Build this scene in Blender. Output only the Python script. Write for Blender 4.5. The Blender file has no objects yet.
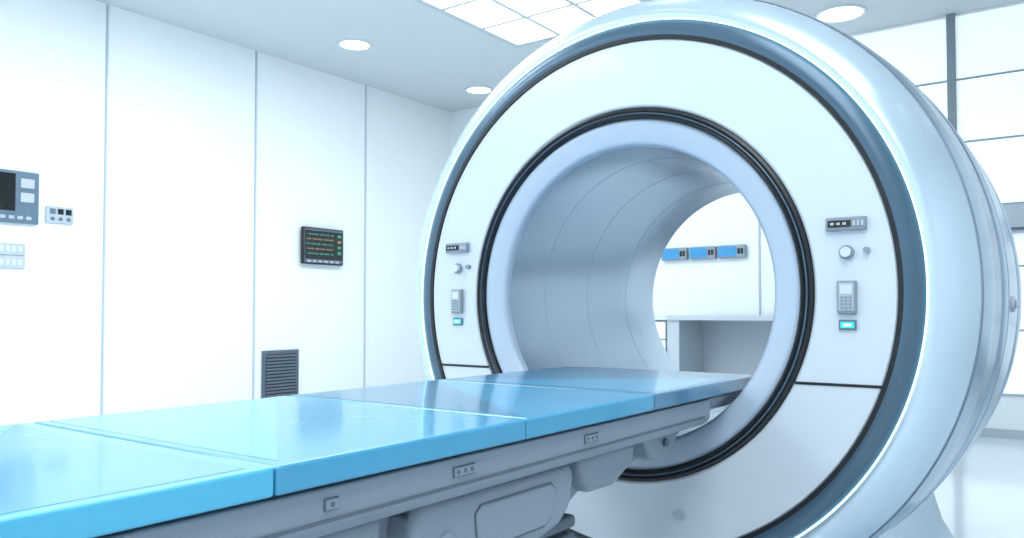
import bpy, bmesh, math
from mathutils import Vector
C=bpy.context
sc=C.scene
col=sc.collection
try:
    sc.view_settings.view_transform='Standard'
    sc.view_settings.look='None'
    sc.view_settings.exposure=0.0
except Exception as e: print(e)

# ---------- materials ----------
def mat(name,color,rough=.5,metal=0,emit=None,es=0,coat=0,noise=0,nscale=8,bump=0,spec=.5,aniso=0,stretch=None):
    m=bpy.data.materials.new(name); m.use_nodes=True
    nt=m.node_tree; b=nt.nodes['Principled BSDF']
    b.inputs['Base Color'].default_value=(*color,1)
    b.inputs['Roughness'].default_value=rough
    b.inputs['Metallic'].default_value=metal
    b.inputs['Coat Weight'].default_value=coat
    b.inputs['Coat Roughness'].default_value=.08
    b.inputs['Specular IOR Level'].default_value=spec
    b.inputs['Anisotropic'].default_value=aniso
    if aniso:
        tg=nt.nodes.new('ShaderNodeTangent'); tg.direction_type='RADIAL'; tg.axis='Y'
        nt.links.new(tg.outputs['Tangent'],b.inputs['Tangent'])
    if emit:
        b.inputs['Emission Color'].default_value=(*emit,1)
        b.inputs['Emission Strength'].default_value=es
    if noise or bump:
        tc=nt.nodes.new('ShaderNodeTexCoord'); n=nt.nodes.new('ShaderNodeTexNoise')
        n.inputs['Scale'].default_value=nscale; n.inputs['Detail'].default_value=4
        mp=nt.nodes.new('ShaderNodeMapping')
        if stretch: mp.inputs['Scale'].default_value=stretch
        nt.links.new(tc.outputs['Object'],mp.inputs['Vector'])
        nt.links.new(mp.outputs['Vector'],n.inputs['Vector'])
        if noise:
            mx=nt.nodes.new('ShaderNodeMix'); mx.data_type='RGBA'
            mx.inputs['A'].default_value=(*[c*(1-noise) for c in color],1)
            mx.inputs['B'].default_value=(*[min(1,c*(1+noise)) for c in color],1)
            nt.links.new(n.outputs['Fac'],mx.inputs['Factor'])
            nt.links.new(mx.outputs['Result'],b.inputs['Base Color'])
        if bump:
            bp=nt.nodes.new('ShaderNodeBump'); bp.inputs['Strength'].default_value=bump
            bp.inputs['Distance'].default_value=.01
            nt.links.new(n.outputs['Fac'],bp.inputs['Height'])
            nt.links.new(bp.outputs['Normal'],b.inputs['Normal'])
    return m
M={}
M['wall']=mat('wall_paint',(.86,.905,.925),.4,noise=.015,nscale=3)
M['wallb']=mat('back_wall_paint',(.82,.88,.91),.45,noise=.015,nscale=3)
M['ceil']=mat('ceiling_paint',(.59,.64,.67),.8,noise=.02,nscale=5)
M['floor']=mat('floor_vinyl',(.76,.84,.89),.14,noise=.03,nscale=2,coat=.3)
M['seam']=mat('seam_grey',(.42,.50,.56),.4,noise=.05)
M['mull']=mat('mullion_grey',(.24,.29,.33),.4,noise=.05)
M['rail']=mat('rail_grey',(.32,.38,.43),.4,noise=.05)
M['white']=mat('gloss_white',(.62,.69,.76),.28,coat=.3,noise=.01)
M['lip']=mat('lip_white',(.46,.56,.69),.3,coat=.2,noise=.01)
M['silver']=mat('silver_shell',(.33,.45,.58),.24,metal=.9,noise=.03,nscale=6,stretch=(1,12,1))
M['rim']=mat('rim_silver_white',(.60,.73,.84),.25,metal=.55,noise=.02,nscale=6)
M['bore']=mat('brushed_bore',(.36,.44,.53),.24,metal=1,noise=.05,nscale=10,stretch=(1,10,1),aniso=.35)
M['slate']=mat('slate_ring',(.07,.13,.19),.3,metal=.3,noise=.04)
M['black']=mat('black_rubber',(.006,.009,.014),.4,noise=.1)
M['dark']=mat('dark_gap',(.03,.04,.05),.6,noise=.1)
M['groove']=mat('groove_grey',(.26,.34,.43),.5,noise=.05)
M['led']=mat('led_white_cyan',(.8,1,1),.4,emit=(.50,.90,1),es=1.3,noise=.01)
M['cyan']=mat('cyan_led',(.0,.6,.7),.4,emit=(.05,.8,.9),es=.7,noise=.01)
M['cush_mid']=mat('cushion_vinyl_mid',(.06,.34,.56),.24,coat=.4,noise=.03,nscale=4)  # one vinyl in three tones, with light and shade put into the colour
M['cush_lit']=mat('cushion_vinyl_lit',(.08,.47,.72),.24,coat=.4,noise=.03,nscale=4)
M['cush_shade']=mat('cushion_vinyl_shade',(.06,.21,.35),.26,coat=.4,noise=.03,nscale=4)
M['grey']=mat('table_grey',(.25,.30,.36),.38,noise=.03)
M['grey2']=mat('table_grey_dark',(.10,.13,.17),.42,noise=.04)
M['lgrey']=mat('light_grey',(.46,.52,.58),.4,noise=.03)
M['light']=mat('lamp_panel',(1,1,1),.5,emit=(.96,.98,1),es=1.8,noise=.01)
M['frost']=mat('frosted_panel',(.84,.90,.93),.25,emit=(.9,.96,1),es=.45,noise=.01)
M['steel']=mat('steel_blue_plate',(.13,.20,.27),.35,metal=.3,noise=.04)
M['screen']=mat('screen_black',(.010,.014,.017),.12,noise=.1)
M['green']=mat('green_trace',(.04,.25,.16),.4,emit=(.05,.5,.3),es=.12,noise=.01)
M['amber']=mat('amber_trace',(.3,.2,.1),.4,emit=(.6,.35,.1),es=.06,noise=.01)
M['blue']=mat('blue_face',(.04,.25,.50),.3,emit=(.05,.4,.8),es=.12,noise=.02)
M['deskg']=mat('desk_grey',(.46,.52,.57),.4,noise=.03)

# ---------- helpers ----------
def empty(name,loc=(0,0,0)):
    e=bpy.data.objects.new(name,None); e.location=loc; col.objects.link(e); return e
def finish(ob,m,parent,smooth=False,ang=35):
    ob.data.materials.append(m) if m else None
    if smooth:
        for p in ob.data.polygons: p.use_smooth=True
        try: ob.data.set_sharp_from_angle(angle=math.radians(ang))
        except Exception as e: print(e)
    if parent:
        ob.parent=parent
        ob.location=Vector(ob.location)-Vector(parent.location)
    return ob
def mesh_ob(name,verts,faces):
    me=bpy.data.meshes.new(name); me.from_pydata(verts,[],faces); me.update()
    bm=bmesh.new(); bm.from_mesh(me); bmesh.ops.recalc_face_normals(bm,faces=bm.faces); bm.to_mesh(me); bm.free()
    ob=bpy.data.objects.new(name,me); col.objects.link(ob); return ob
def bev(ob,w,seg=3):
    md=ob.modifiers.new('bev','BEVEL'); md.width=w; md.segments=seg; md.limit_method='ANGLE'; md.angle_limit=math.radians(40)
    for p in ob.data.polygons: p.use_smooth=True
    try: md.harden_normals=True
    except: pass
def box(name,x0,x1,y0,y1,z0,z1,m,parent=None,b=0,seg=3):
    c=((x0+x1)/2,(y0+y1)/2,(z0+z1)/2); hx,hy,hz=(x1-x0)/2,(y1-y0)/2,(z1-z0)/2
    v=[(sx*hx,sy*hy,sz*hz) for sx in(-1,1) for sy in(-1,1) for sz in(-1,1)]
    f=[(0,1,3,2),(4,6,7,5),(0,4,5,1),(2,3,7,6),(0,2,6,4),(1,5,7,3)]
    ob=mesh_ob(name,v,f); ob.location=c
    finish(ob,m,parent)
    if b: bev(ob,b,seg)
    return ob
def prism(name,pts,axis,a0,a1,m,parent=None,b=0,seg=3):
    n=len(pts)
    def mk(p,a):
        if axis=='x': return (a,p[0],p[1])
        if axis=='y': return (p[0],a,p[1])
        return (p[0],p[1],a)
    v=[mk(p,a0) for p in pts]+[mk(p,a1) for p in pts]
    f=[tuple(range(n)),tuple(range(2*n-1,n-1,-1))]+[(i,(i+1)%n,n+(i+1)%n,n+i) for i in range(n)]
    ob=mesh_ob(name,v,f); finish(ob,m,parent)
    if b: bev(ob,b,seg)
    return ob
def cyl(name,c,r,d,axis,m,parent=None,n=48,b=0,r2=None):
    r2=r if r2 is None else r2
    v=[];f=[]
    for k,(rr,a) in enumerate(((r,-d/2),(r2,d/2))):
        for i in range(n):
            t=2*math.pi*i/n; p,q=rr*math.cos(t),rr*math.sin(t)
            v.append({'x':(a,p,q),'y':(p,a,q),'z':(p,q,a)}[axis])
    f=[tuple(range(n)),tuple(range(n,2*n))]+[(i,(i+1)%n,n+(i+1)%n,n+i) for i in range(n)]
    ob=mesh_ob(name,v,f); ob.location=c; finish(ob,m,parent,True)
    if b: bev(ob,b,2)
    return ob
def lathe(name,prof,center,m,parent=None,n=192,closed=False,ang=30):
    v=[];f=[];k=len(prof)
    for i in range(n):
        t=2*math.pi*i/n
        for r,y in prof: v.append((r*math.cos(t),y,r*math.sin(t)))
    kk=k if closed else k-1
    for i in range(n):
        j=(i+1)%n
        for a in range(kk):
            b_=(a+1)%k
            f.append((i*k+a,i*k+b_,j*k+b_,j*k+a))
    ob=mesh_ob(name,v,f); ob.location=(center[0],0,center[1])
    finish(ob,m,parent,True,ang); return ob

# ---------- room ----------
XL,XR,YB,YF,H=-5.46,2.6,6.4,-2.6,3.0
box('floor',XL-.1,XR+.1,YF-.1,YB+.1,-.1,0,M['floor'])
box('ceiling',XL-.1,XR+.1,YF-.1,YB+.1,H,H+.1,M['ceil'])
box('wall_left',XL-.1,XL,YF,YB,0,H,M['wall'])
box('wall_right',XR,XR+.1,YF,YB,0,H,M['wall'])
box('wall_back',XL-.1,XR+.1,YB,YB+.1,0,H,M['wallb'])
box('wall_front',XL-.1,XR+.1,YF-.1,YF,0,H,M['wall'])
k=1
for i in range(-4,3):
    y=2.74+1.215*i
    t=empty('trim_%d'%k,(XL,y,0)); k+=1
    box('joint',XL,XL+.004,y-.010,y+.010,.08,H-.001,M['seam'],t)
    box('joint_cap',XL+.004,XL+.008,y+.000,y+.008,.08,H-.001,M['white'],t)
box('baseboard_left',XL,XL+.012,YF,YB,0,.08,M['lgrey'])
box('baseboard_back',XL+.012,XR,YB-.012,YB,0,.06,M['lgrey'])
for x in (-4.2,-2.15):
    box('trim_%d'%k,x-.008,x+.008,YB-.006,YB,.06,H-.001,M['seam']); k+=1
xs=[-1.9,-.75,.45,1.6,2.59]
zs=[.30,.74,1.18,1.61,2.07,2.52,2.985]
wn=1
for i in range(4):
    w=empty('window_%d'%wn,(xs[i],YB,0)); wn+=1
    for j in range(6):
        box('pane_%d'%j,xs[i]+.028,xs[i+1]-.028,YB-.010,YB,zs[j]+.007,zs[j+1]-.007,M['frost'],w)
        box('rail_%d'%j,xs[i]+.028,xs[i+1]-.028,YB-.014,YB,zs[j]-.007,zs[j]+.007,M['rail'] if j else M['seam'],w)
    box('mullion',xs[i]-.028,xs[i]+.028,YB-.03,YB,.061,H-.001,M['mull'] if i else M['seam'],w)

# ---------- ceiling lights ----------
def downlight(x,y,r=.115):
    e=empty('recessed_downlight',(x,y,H))
    lathe_pts=[(r,-.0),(r+.025,-.0),(r+.02,-.012),(r,-.010)]
    n=48;v=[];f=[];kk=len(lathe_pts)
    for i in range(n):
        t=2*math.pi*i/n
        for rr,z in lathe_pts: v.append((rr*math.cos(t),rr*math.sin(t),z))
    for i in range(n):
        j=(i+1)%n
        for a in range(kk):
            f.append((i*kk+a,i*kk+(a+1)%kk,j*kk+(a+1)%kk,j*kk+a))
    ob=mesh_ob('trim_ring',v,f); ob.location=(x,y,H-.0005); finish(ob,M['white'],e,True)
    cyl('lens',(x,y,H-.004),r,.006,'z',M['light'],e)
for x,rr in ((-4.68,.115),(-1.385,.15)):
    for y in (-.4,1.17,2.74,4.31,5.9): downlight(x,y,rr)
for y in (-.4,1.17,2.74,4.31): downlight(1.2,y,.115)

def light_grid(x0,x1,y0,y1,nx,ny,power):
    e=empty('ceiling_light_panel',((x0+x1)/2,(y0+y1)/2,H))
    dx=(x1-x0)/nx; dy=(y1-y0)/ny
    box('frame_tray',x0-.04,x1+.04,y0-.04,y1+.04,H-.008,H-.001,M['lgrey'],e)
    for i in range(nx):
        for j in range(ny):
            box('diffuser_%d_%d'%(i,j),x0+i*dx+.022,x0+(i+1)*dx-.022,y0+j*dy+.022,y0+(j+1)*dy-.022,H-.014,H-.006,M['light'],e)
    L=bpy.data.lights.new('panel_lamp','AREA'); L.shape='RECTANGLE'; L.size=x1-x0; L.size_y=y1-y0
    L.energy=power; L.color=(.91,.97,1)
    o=bpy.data.objects.new('panel_lamp',L); col.objects.link(o); o.parent=e; o.location=(0,0,-.03)
light_grid(-3.64,-2.42,1.4,5.08,3,8,98)
light_grid(-.6,.62,-1.6,2.0,3,8,58)  # unseen panel added above the camera to light the room
light_grid(-4.3,-3.08,-2.0,.6,3,6,66)  # another unseen panel, added behind on the left for more room light

# ---------- gantry ----------
GX,GZ,GY=-1.066,.918,2.0
S=1.02
cen=(GX,GZ)
G=empty('mri_scanner',(GX,GY,0))
def GL(name,prof,m,closed=False,ang=30): return lathe(name,[(r*S,y) for r,y in prof],cen,m,G,closed=closed,ang=ang)
F=GY
GL('face_panel',[(.516,F+.03),(.518,F+.004),(.524,F),(.698,F),(.703,F+.004),(.705,F+.03)],M['white'])
GL('inner_black_ring',[(.484,F+.03),(.486,F-.004),(.491,F-.010),(.496,F-.004),(.499,F+.004),(.503,F-.002),(.509,F-.006),(.516,F-.002),(.518,F+.03)],M['black'])
GL('inner_ring_grey_line',[(.496,F+.001),(.500,F-.0025),(.505,F+.001)],M['steel'])  # thin grey line between the two black beads
GL('bore_lip',[(.488,F+.01),(.480,F+.003),(.472,F+.003),(.428,F+.014),(.421,F+.018),(.416,F+.026),(.414,F+.040)],M['lip'],ang=60)
GL('bore_shell',[(.414,F+.040),(.414,F+.30),(.414,F+.52),(.414,F+.76),(.414,F+1.06),(.42,F+1.08)],M['bore'])
for i,y in enumerate((.24,.52,.82)):
    GL('bore_seam_%d'%i,[(.4143,F+y-.0012),(.4135,F+y),(.4143,F+y+.0012)],M['groove'])
GL('outer_black_line',[(.702,F+.02),(.702,F-.003),(.713,F-.003),(.713,F+.02)],M['black'])
GL('outer_slate_ring',[(.711,F+.02),(.712,F-.002),(.722,F-.006),(.744,F+.002),(.757,F+.012),(.758,F+.03)],M['slate'],ang=50)
GL('led_ring',[(.757,F+.02),(.758,F+.008),(.761,F+.008),(.763,F+.02)],M['led'])
GL('outer_rim',[(.761,F+.025),(.763,F+.008),(.775,F+.004),(.79,F+.012),(.820,F+.045),(.842,F+.085),(.854,F+.12)],M['rim'],ang=50)
GL('outer_shell',[(.858,F+.126),(.870,F+.2),(.879,F+.318),(.8755,F+.322),(.880,F+.327),(.884,F+.46),(.886,F+.6),(.886,F+.756),(.882,F+.76),(.886,F+.765),(.885,F+.95),(.878,F+1.02),(.86,F+1.06),(.80,F+1.08),(.44,F+1.09),(.42,F+1.08)],M['silver'],ang=50)
GL('shell_groove',[(.854,F+.118),(.845,F+.122),(.858,F+.128)],M['groove'])
GL('shell_seam',[(.881,F+.4575),(.8852,F+.46),(.881,F+.4625)],M['groove'])
zz=.690
for s in (-1,1):
    d=zz-GZ
    a=math.sqrt((.520*S)**2-d*d); b_=math.sqrt((.702*S)**2-d*d)
    x0,x1=sorted((GX+s*a,GX+s*b_))
    box('face_split',x0,x1,F-.0015,F+.004,zz-.0035,zz+.0035,M['black'],G)
for s in (-1,1):
    x=GX+s*.605
    p='l' if s<0 else 'r'
    box('display_bezel_'+p,x-.046,x+.046,F-.014,F,1.060,1.092,M['grey'],G,.003)
    box('display_screen_'+p,x-.040,x+.012,F-.016,F-.013,1.068,1.084,M['screen'],G)
    for q in range(3):
        box('display_key_%s%d'%(p,q),x+.017+q*.009,x+.023+q*.009,F-.017,F-.013,1.070,1.082,M['lgrey'],G)
        box('display_digit_%s%d'%(p,q),x-.034+q*.014,x-.026+q*.014,F-.0165,F-.015,1.073,1.079,M['lgrey'],G)
    cyl('knob_base_'+p,(x,F-.004,1.008),.017,.008,'y',M['grey'],G)
    cyl('knob_'+p,(x,F-.012,1.008),.012,.014,'y',M['white'],G)
    cyl('small_knob_'+p,(x+.045*1,F-.006,1.012),.007,.012,'y',M['grey'],G)
    box('keypad_'+p,x-.022,x+.022,F-.014,F,.860,.940,M['grey'],G,.004)
    box('keypad_face_'+p,x-.017,x+.017,F-.016,F-.013,.868,.934,M['lgrey'],G,.001)
    box('keypad_screen_'+p,x-.013,x+.013,F-.0175,F-.015,.908,.929,M['white'],G)
    for i in range(3):
        for j in range(4):
            box('key_%s%d%d'%(p,i,j),x-.013+i*.0095,x-.0065+i*.0095,F-.0175,F-.015,.872+j*.0085,.8775+j*.0085,M['grey'],G)
    box('status_led_bezel_'+p,x-.020,x+.020,F-.006,F,.822,.846,M['steel'],G,.002)
    box('status_led_'+p,x-.015,x+.015,F-.0075,F-.005,.827,.841,M['cyan'],G)
    box('status_led_core_'+p,x-.009,x+.009,F-.0082,F-.007,.831,.837,M['led'],G)
cyl('badge_ring',(GX+.17,F-.003,GZ-.60),.014,.006,'y',M['lgrey'],G)
aa=math.radians(-2)
cyl('shell_button',(GX+.904*math.cos(aa),F+.56,GZ+.904*math.sin(aa)),.022,.010,'x',M['lgrey'],G)
cyl('shell_button_core',(GX+.908*math.cos(aa),F+.56,GZ+.908*math.sin(aa)),.012,.010,'x',M['grey'],G)
pts=[(-.80,0),(.80,0),(.80,.05),(.72,.10),(.67,.18),(.64,.28),(.62,.40),(.3,.22),(0,.06),(-.3,.22),(-.62,.40),(-.64,.28),(-.67,.18),(-.72,.10),(-.80,.05)]
pts=[(GX+a,b_) for a,b_ in pts]
prism('pedestal_base',pts,'y',F+.2,F+.98,M['rim'],G,.012)

# ---------- patient table ----------
T=empty('patient_table',(GX,1.0,0))
hw=.312
edges=[-.45,.06,.578,1.08,1.56,2.22]
ztop,zb=.688,.653
cm=['cush_lit','cush_lit','cush_mid','cush_mid','cush_shade']  # bright-to-dark falloff along the table painted segment by segment
for i in range(5):
    y0,y1=edges[i]+.0010,edges[i+1]-.0010
    if i==4:
        pts=[(GX-hw,y0),(GX+hw,y0),(GX+hw,y1-.05),(GX+hw-.012,y1-.015),(GX+hw-.045,y1),(GX-hw+.08,y1),(GX-hw+.02,y1-.03),(GX-hw,y1-.09)]
    elif i==0:
        pts=[(GX-hw+.06,y0),(GX+hw-.06,y0),(GX+hw,y0+.06),(GX+hw,y1),(GX-hw,y1),(GX-hw,y0+.06)]
    else:
        pts=[(GX-hw,y0),(GX+hw,y0),(GX+hw,y1),(GX-hw,y1)]
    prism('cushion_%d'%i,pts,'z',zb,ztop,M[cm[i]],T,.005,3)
tri=[((-.295,.60),(.285,.60),(-.295,1.04),'cush_lit'),((.295,.10),(.295,.55),(-.295,.55),'cush_mid'),
     ((-.295,1.10),(.29,1.10),(-.295,1.53),'cush_shade'),((.295,1.60),(.295,2.06),(-.295,1.60),'cush_mid')]
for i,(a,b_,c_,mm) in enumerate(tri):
    prism('sheen_tri_%d'%i,[(GX+a[0],a[1]),(GX+b_[0],b_[1]),(GX+c_[0],c_[1])],'z',ztop-.001,ztop+.0004,M[mm],T)  # triangular sheen on the cushion painted as thin coloured sheets
box('shadow_gap',GX-.292,GX+.292,-.42,2.1,zb-.008,zb+.001,M['dark'],T)
prism('bed_rail',[(GX-.300,.647),(GX+.300,.647),(GX+.300,.600),(GX+.285,.583),(GX-.285,.583),(GX-.300,.600)],'y',-.43,1.90,M['grey'],T,.004)
prism('bed_nose',[(GX-.296,.647),(GX+.296,.647),(GX+.262,.608),(GX-.262,.608)],'y',1.90,2.18,M['grey'],T,.004)
box('rail_strip',GX+.299,GX+.303,-.40,1.86,.604,.608,M['grey2'],T)
box('under_tray',GX-.20,GX+.20,-.30,1.94,.545,.584,M['grey2'],T,.008)
box('under_slide',GX-.15,GX+.15,1.90,2.16,.552,.607,M['grey2'],T,.006)
for i,y in enumerate((.67,.93,1.31)):
    w=.012 if i==0 else .026
    box('badge_%d'%i,GX+.298,GX+.303,y-w,y+w,.618,.634,M['grey2'],T,.002)
    box('badge_plate_%d'%i,GX+.3025,GX+.3035,y-w+.002,y+w-.002,.620,.632,M['grey'],T)
    for q in range(1 if i==0 else 3):
        yy=y+(q-(0 if i==0 else 1))*.016
        cyl('badge_hole_%d_%d'%(i,q),(GX+.3035,yy,.626),.0035,.002,'x',M['grey2'],T,n=20)
prism('saddle',[(.42,.584),(1.62,.584),(1.60,.555),(1.40,.50),(1.30,.455),(.72,.455),(.62,.50),(.46,.56)],'x',GX-.225,GX+.225,M['grey'],T,.015)
prism('motor_housing',[(.86,.585),(1.27,.585),(1.295,.565),(1.28,.50),(1.24,.470),(1.18,.458),(.95,.458),(.89,.468),(.85,.50),(.84,.55)],'x',GX+.17,GX+.278,M['grey'],T,.026,5)
def inset(o): return [(1.00-o,.556+o),(1.20+o,.556+o),(1.215+o,.545),(1.205+o,.50),(1.18+o*.5,.485-o),(1.02-o*.5,.485-o),(.99-o,.50),(.985-o,.545)]
prism('housing_groove',inset(.0025),'x',GX+.270,GX+.2795,M['grey2'],T)
prism('housing_panel',inset(0),'x',GX+.270,GX+.2825,M['grey'],T,.004)
cyl('housing_cap',(GX+.279,.915,.515),.018,.010,'x',M['grey'],T,b=.003)
prism('near_bracket',[(.66,.585),(.81,.585),(.80,.50),(.78,.43),(.70,.43),(.66,.48)],'x',GX+.14,GX+.262,M['grey'],T,.024,4)
box('near_bracket_b',GX+.16,GX+.25,.50,.58,.50,.585,M['grey'],T,.015,4)
prism('rear_bracket',[(1.34,.585),(1.58,.585),(1.56,.53),(1.48,.50),(1.38,.50),(1.34,.54)],'x',GX+.18,GX+.262,M['grey'],T,.02,4)
prism('dock_arm',[(1.50,.585),(1.97,.585),(1.97,.56),(1.90,.52),(1.62,.50),(1.52,.53)],'x',GX-.19,GX+.19,M['grey'],T,.012,4)
prism('dock_clamp',[(1.66,.585),(1.86,.585),(1.84,.53),(1.78,.505),(1.70,.515)],'x',GX+.17,GX+.235,M['grey'],T,.012,4)
cyl('dock_pin',(GX+.238,1.77,.55),.010,.010,'x',M['grey2'],T)
for i in range(10):
    z1=.457-i*.036
    box('bellows_%d'%i,GX-.20,GX+.225,.72,1.38,z1-.026,z1,M['grey2'],T,.009,3)
    box('bellows_fold_%d'%i,GX-.185,GX+.21,.735,1.365,z1-.037,z1-.025,M['dark'],T)
box('column_core',GX-.17,GX+.17,.76,1.26,.08,.45,M['dark'],T)
box('table_foot',GX-.30,GX+.30,.42,1.66,0,.10,M['grey'],T,.03,4)

# ---------- left wall fittings ----------
def wall_item(name,y,z): return empty(name,(XL,y,z))
e=wall_item('wall_control_panel',2.14,1.6)
box('plate',XL,XL+.03,1.95,2.305,1.425,1.755,M['steel'],e,.006)
box('panel_screen',XL+.029,XL+.033,1.98,2.165,1.50,1.735,M['screen'],e)
box('button_block_a',XL+.029,XL+.036,2.195,2.275,1.65,1.71,M['lgrey'],e,.003)
box('button_block_b',XL+.029,XL+.036,2.195,2.275,1.56,1.62,M['lgrey'],e,.003)
for q in range(4): box('led_key_%d'%q,XL+.029,XL+.034,2.08+q*.05,2.11+q*.05,1.45,1.47,M['lgrey'],e)
e=wall_item('wall_switch_plate',2.455,1.5)
box('plate',XL,XL+.02,2.355,2.525,1.448,1.556,M['lgrey'],e,.004)
for q in range(3):
    box('rocker_%d'%q,XL+.019,XL+.024,2.375+q*.050,2.41+q*.050,1.505,1.54,M['screen'] if q else M['steel'],e)
    cyl('knob_%d'%q,(XL+.024,2.392+q*.050,1.475),.011,.012,'x',M['steel'],e,n=20)
for z in (1.225,1.14):
    e=wall_item('wall_socket',2.16,z)
    box('plate',XL,XL+.015,2.07,2.235,z,z+.072,M['lgrey'],e,.003)
    for q in range(4): box('socket_%d'%q,XL+.014,XL+.018,2.085+q*.036,2.11+q*.036,z+.02,z+.055,M['white'],e,.002)
e=wall_item('wall_monitor',4.65,1.44)
y0,y1,z0,z1=4.40,4.855,1.28,1.60
box('bezel',XL+.02,XL+.06,y0,y1,z0,z1,M['black'],e,.012)
box('mount',XL,XL+.021,4.55,4.75,1.35,1.5,M['grey'],e)
box('frame_inner',XL+.059,XL+.0615,y0+.012,y1-.012,z0+.012,z1-.012,M['grey2'],e)
box('screen',XL+.061,XL+.063,y0+.02,y1-.02,z0+.045,z1-.03,M['screen'],e)
for r in range(5):
    for q in range(12):
        yy=y0+.035+q*.025; zq=z1-.06-r*.042
        hgt=.003+.011*abs(math.sin(q*1.9+r*2.3))
        box('trace_%d_%d'%(r,q),XL+.0628,XL+.0636,yy,yy+.018,zq-hgt/2,zq+hgt/2,M['green'] if r%2==0 else M['amber'],e)
for r in range(4): box('readout_%d'%r,XL+.0628,XL+.0636,y1-.075,y1-.035,z1-.075-r*.05,z1-.05-r*.05,M['green'] if r!=1 else M['amber'],e)
for q in range(6): box('soft_key_%d'%q,XL+.0615,XL+.064,y0+.04+q*.063,y0+.08+q*.063,z0+.018,z0+.034,M['lgrey'],e)
e=wall_item('wall_vent_grille',4.21,.33)
box('frame',XL,XL+.02,4.03,4.396,.10,.547,M['grey2'],e,.004)
box('recess',XL+.019,XL+.022,4.06,4.366,.13,.517,M['dark'],e)
for q in range(14):
    z=.137+q*.027
    prism('louvre_%d'%q,[(XL+.021,z+.018),(XL+.024,z+.020),(XL+.034,z+.006),(XL+.031,z+.002)],'y',4.06,4.366,M['grey2'],e)

# ---------- back wall equipment ----------
for i in range(3):
    x=-3.0+i*.255
    e=empty('wall_infusion_controller',(x,YB,1.36))
    box('case',x,x+.235,YB-.05,YB,1.315,1.42,M['grey'],e,.005)
    box('face',x+.008,x+.165,YB-.053,YB-.049,1.325,1.41,M['blue'],e)
    for q in range(2): box('key_%d'%q,x+.175+q*.026,x+.195+q*.026,YB-.054,YB-.049,1.345,1.39,M['screen'],e)
e=empty('storage_cabinet',(-3.2,6.1,0))
box('carcass',-3.9,-2.73,5.92,YB-.013,0,.80,M['grey'],e)
box('worktop',-3.92,-2.72,5.89,YB-.013,.80,.825,M['white'],e,.003)
for c in range(2):
    for r in range(5):
        box('drawer_%d_%d'%(c,r),-3.88+c*.575,-3.33+c*.575,5.90,5.92,.06+r*.147,.06+r*.147+.137,M['wall'],e,.003)
e=empty('workstation_desk',(-2.2,6.0,0))
yb=YB-.035
box('desk_top',-2.70,-1.2,5.80,yb,.80,.84,M['deskg'],e,.004)
box('side_panel_a',-2.70,-2.60,5.82,yb,0,.80,M['deskg'],e)
box('side_panel_b',-1.30,-1.2,5.82,yb,0,.80,M['deskg'],e)
box('back_panel',-2.60,-1.30,6.30,6.33,.1,.80,M['lgrey'],e)
e=empty('wall_air_unit',(-.2,YB,1.5))
box('case',-.47,.12,YB-.13,YB-.0165,1.40,1.595,M['lgrey'],e,.01)
box('outlet',-.44,.09,YB-.135,YB-.129,1.415,1.435,M['grey2'],e)

# ---------- camera ----------
cam=bpy.data.cameras.new('camera'); co=bpy.data.objects.new('camera',cam); col.objects.link(co)
cam.sensor_width=36; cam.lens=790/1024*36
co.location=(0,0,.865)
co.rotation_euler=(math.radians(90+1.67),0,math.radians(36))
cam.shift_y=20/1024
cam.clip_start=.05
sc.camera=co
w=bpy.data.worlds.new('world'); sc.world=w; w.use_nodes=True
w.node_tree.nodes['Background'].inputs[0].default_value=(.8,.92,1,1)
w.node_tree.nodes['Background'].inputs[1].default_value=.3
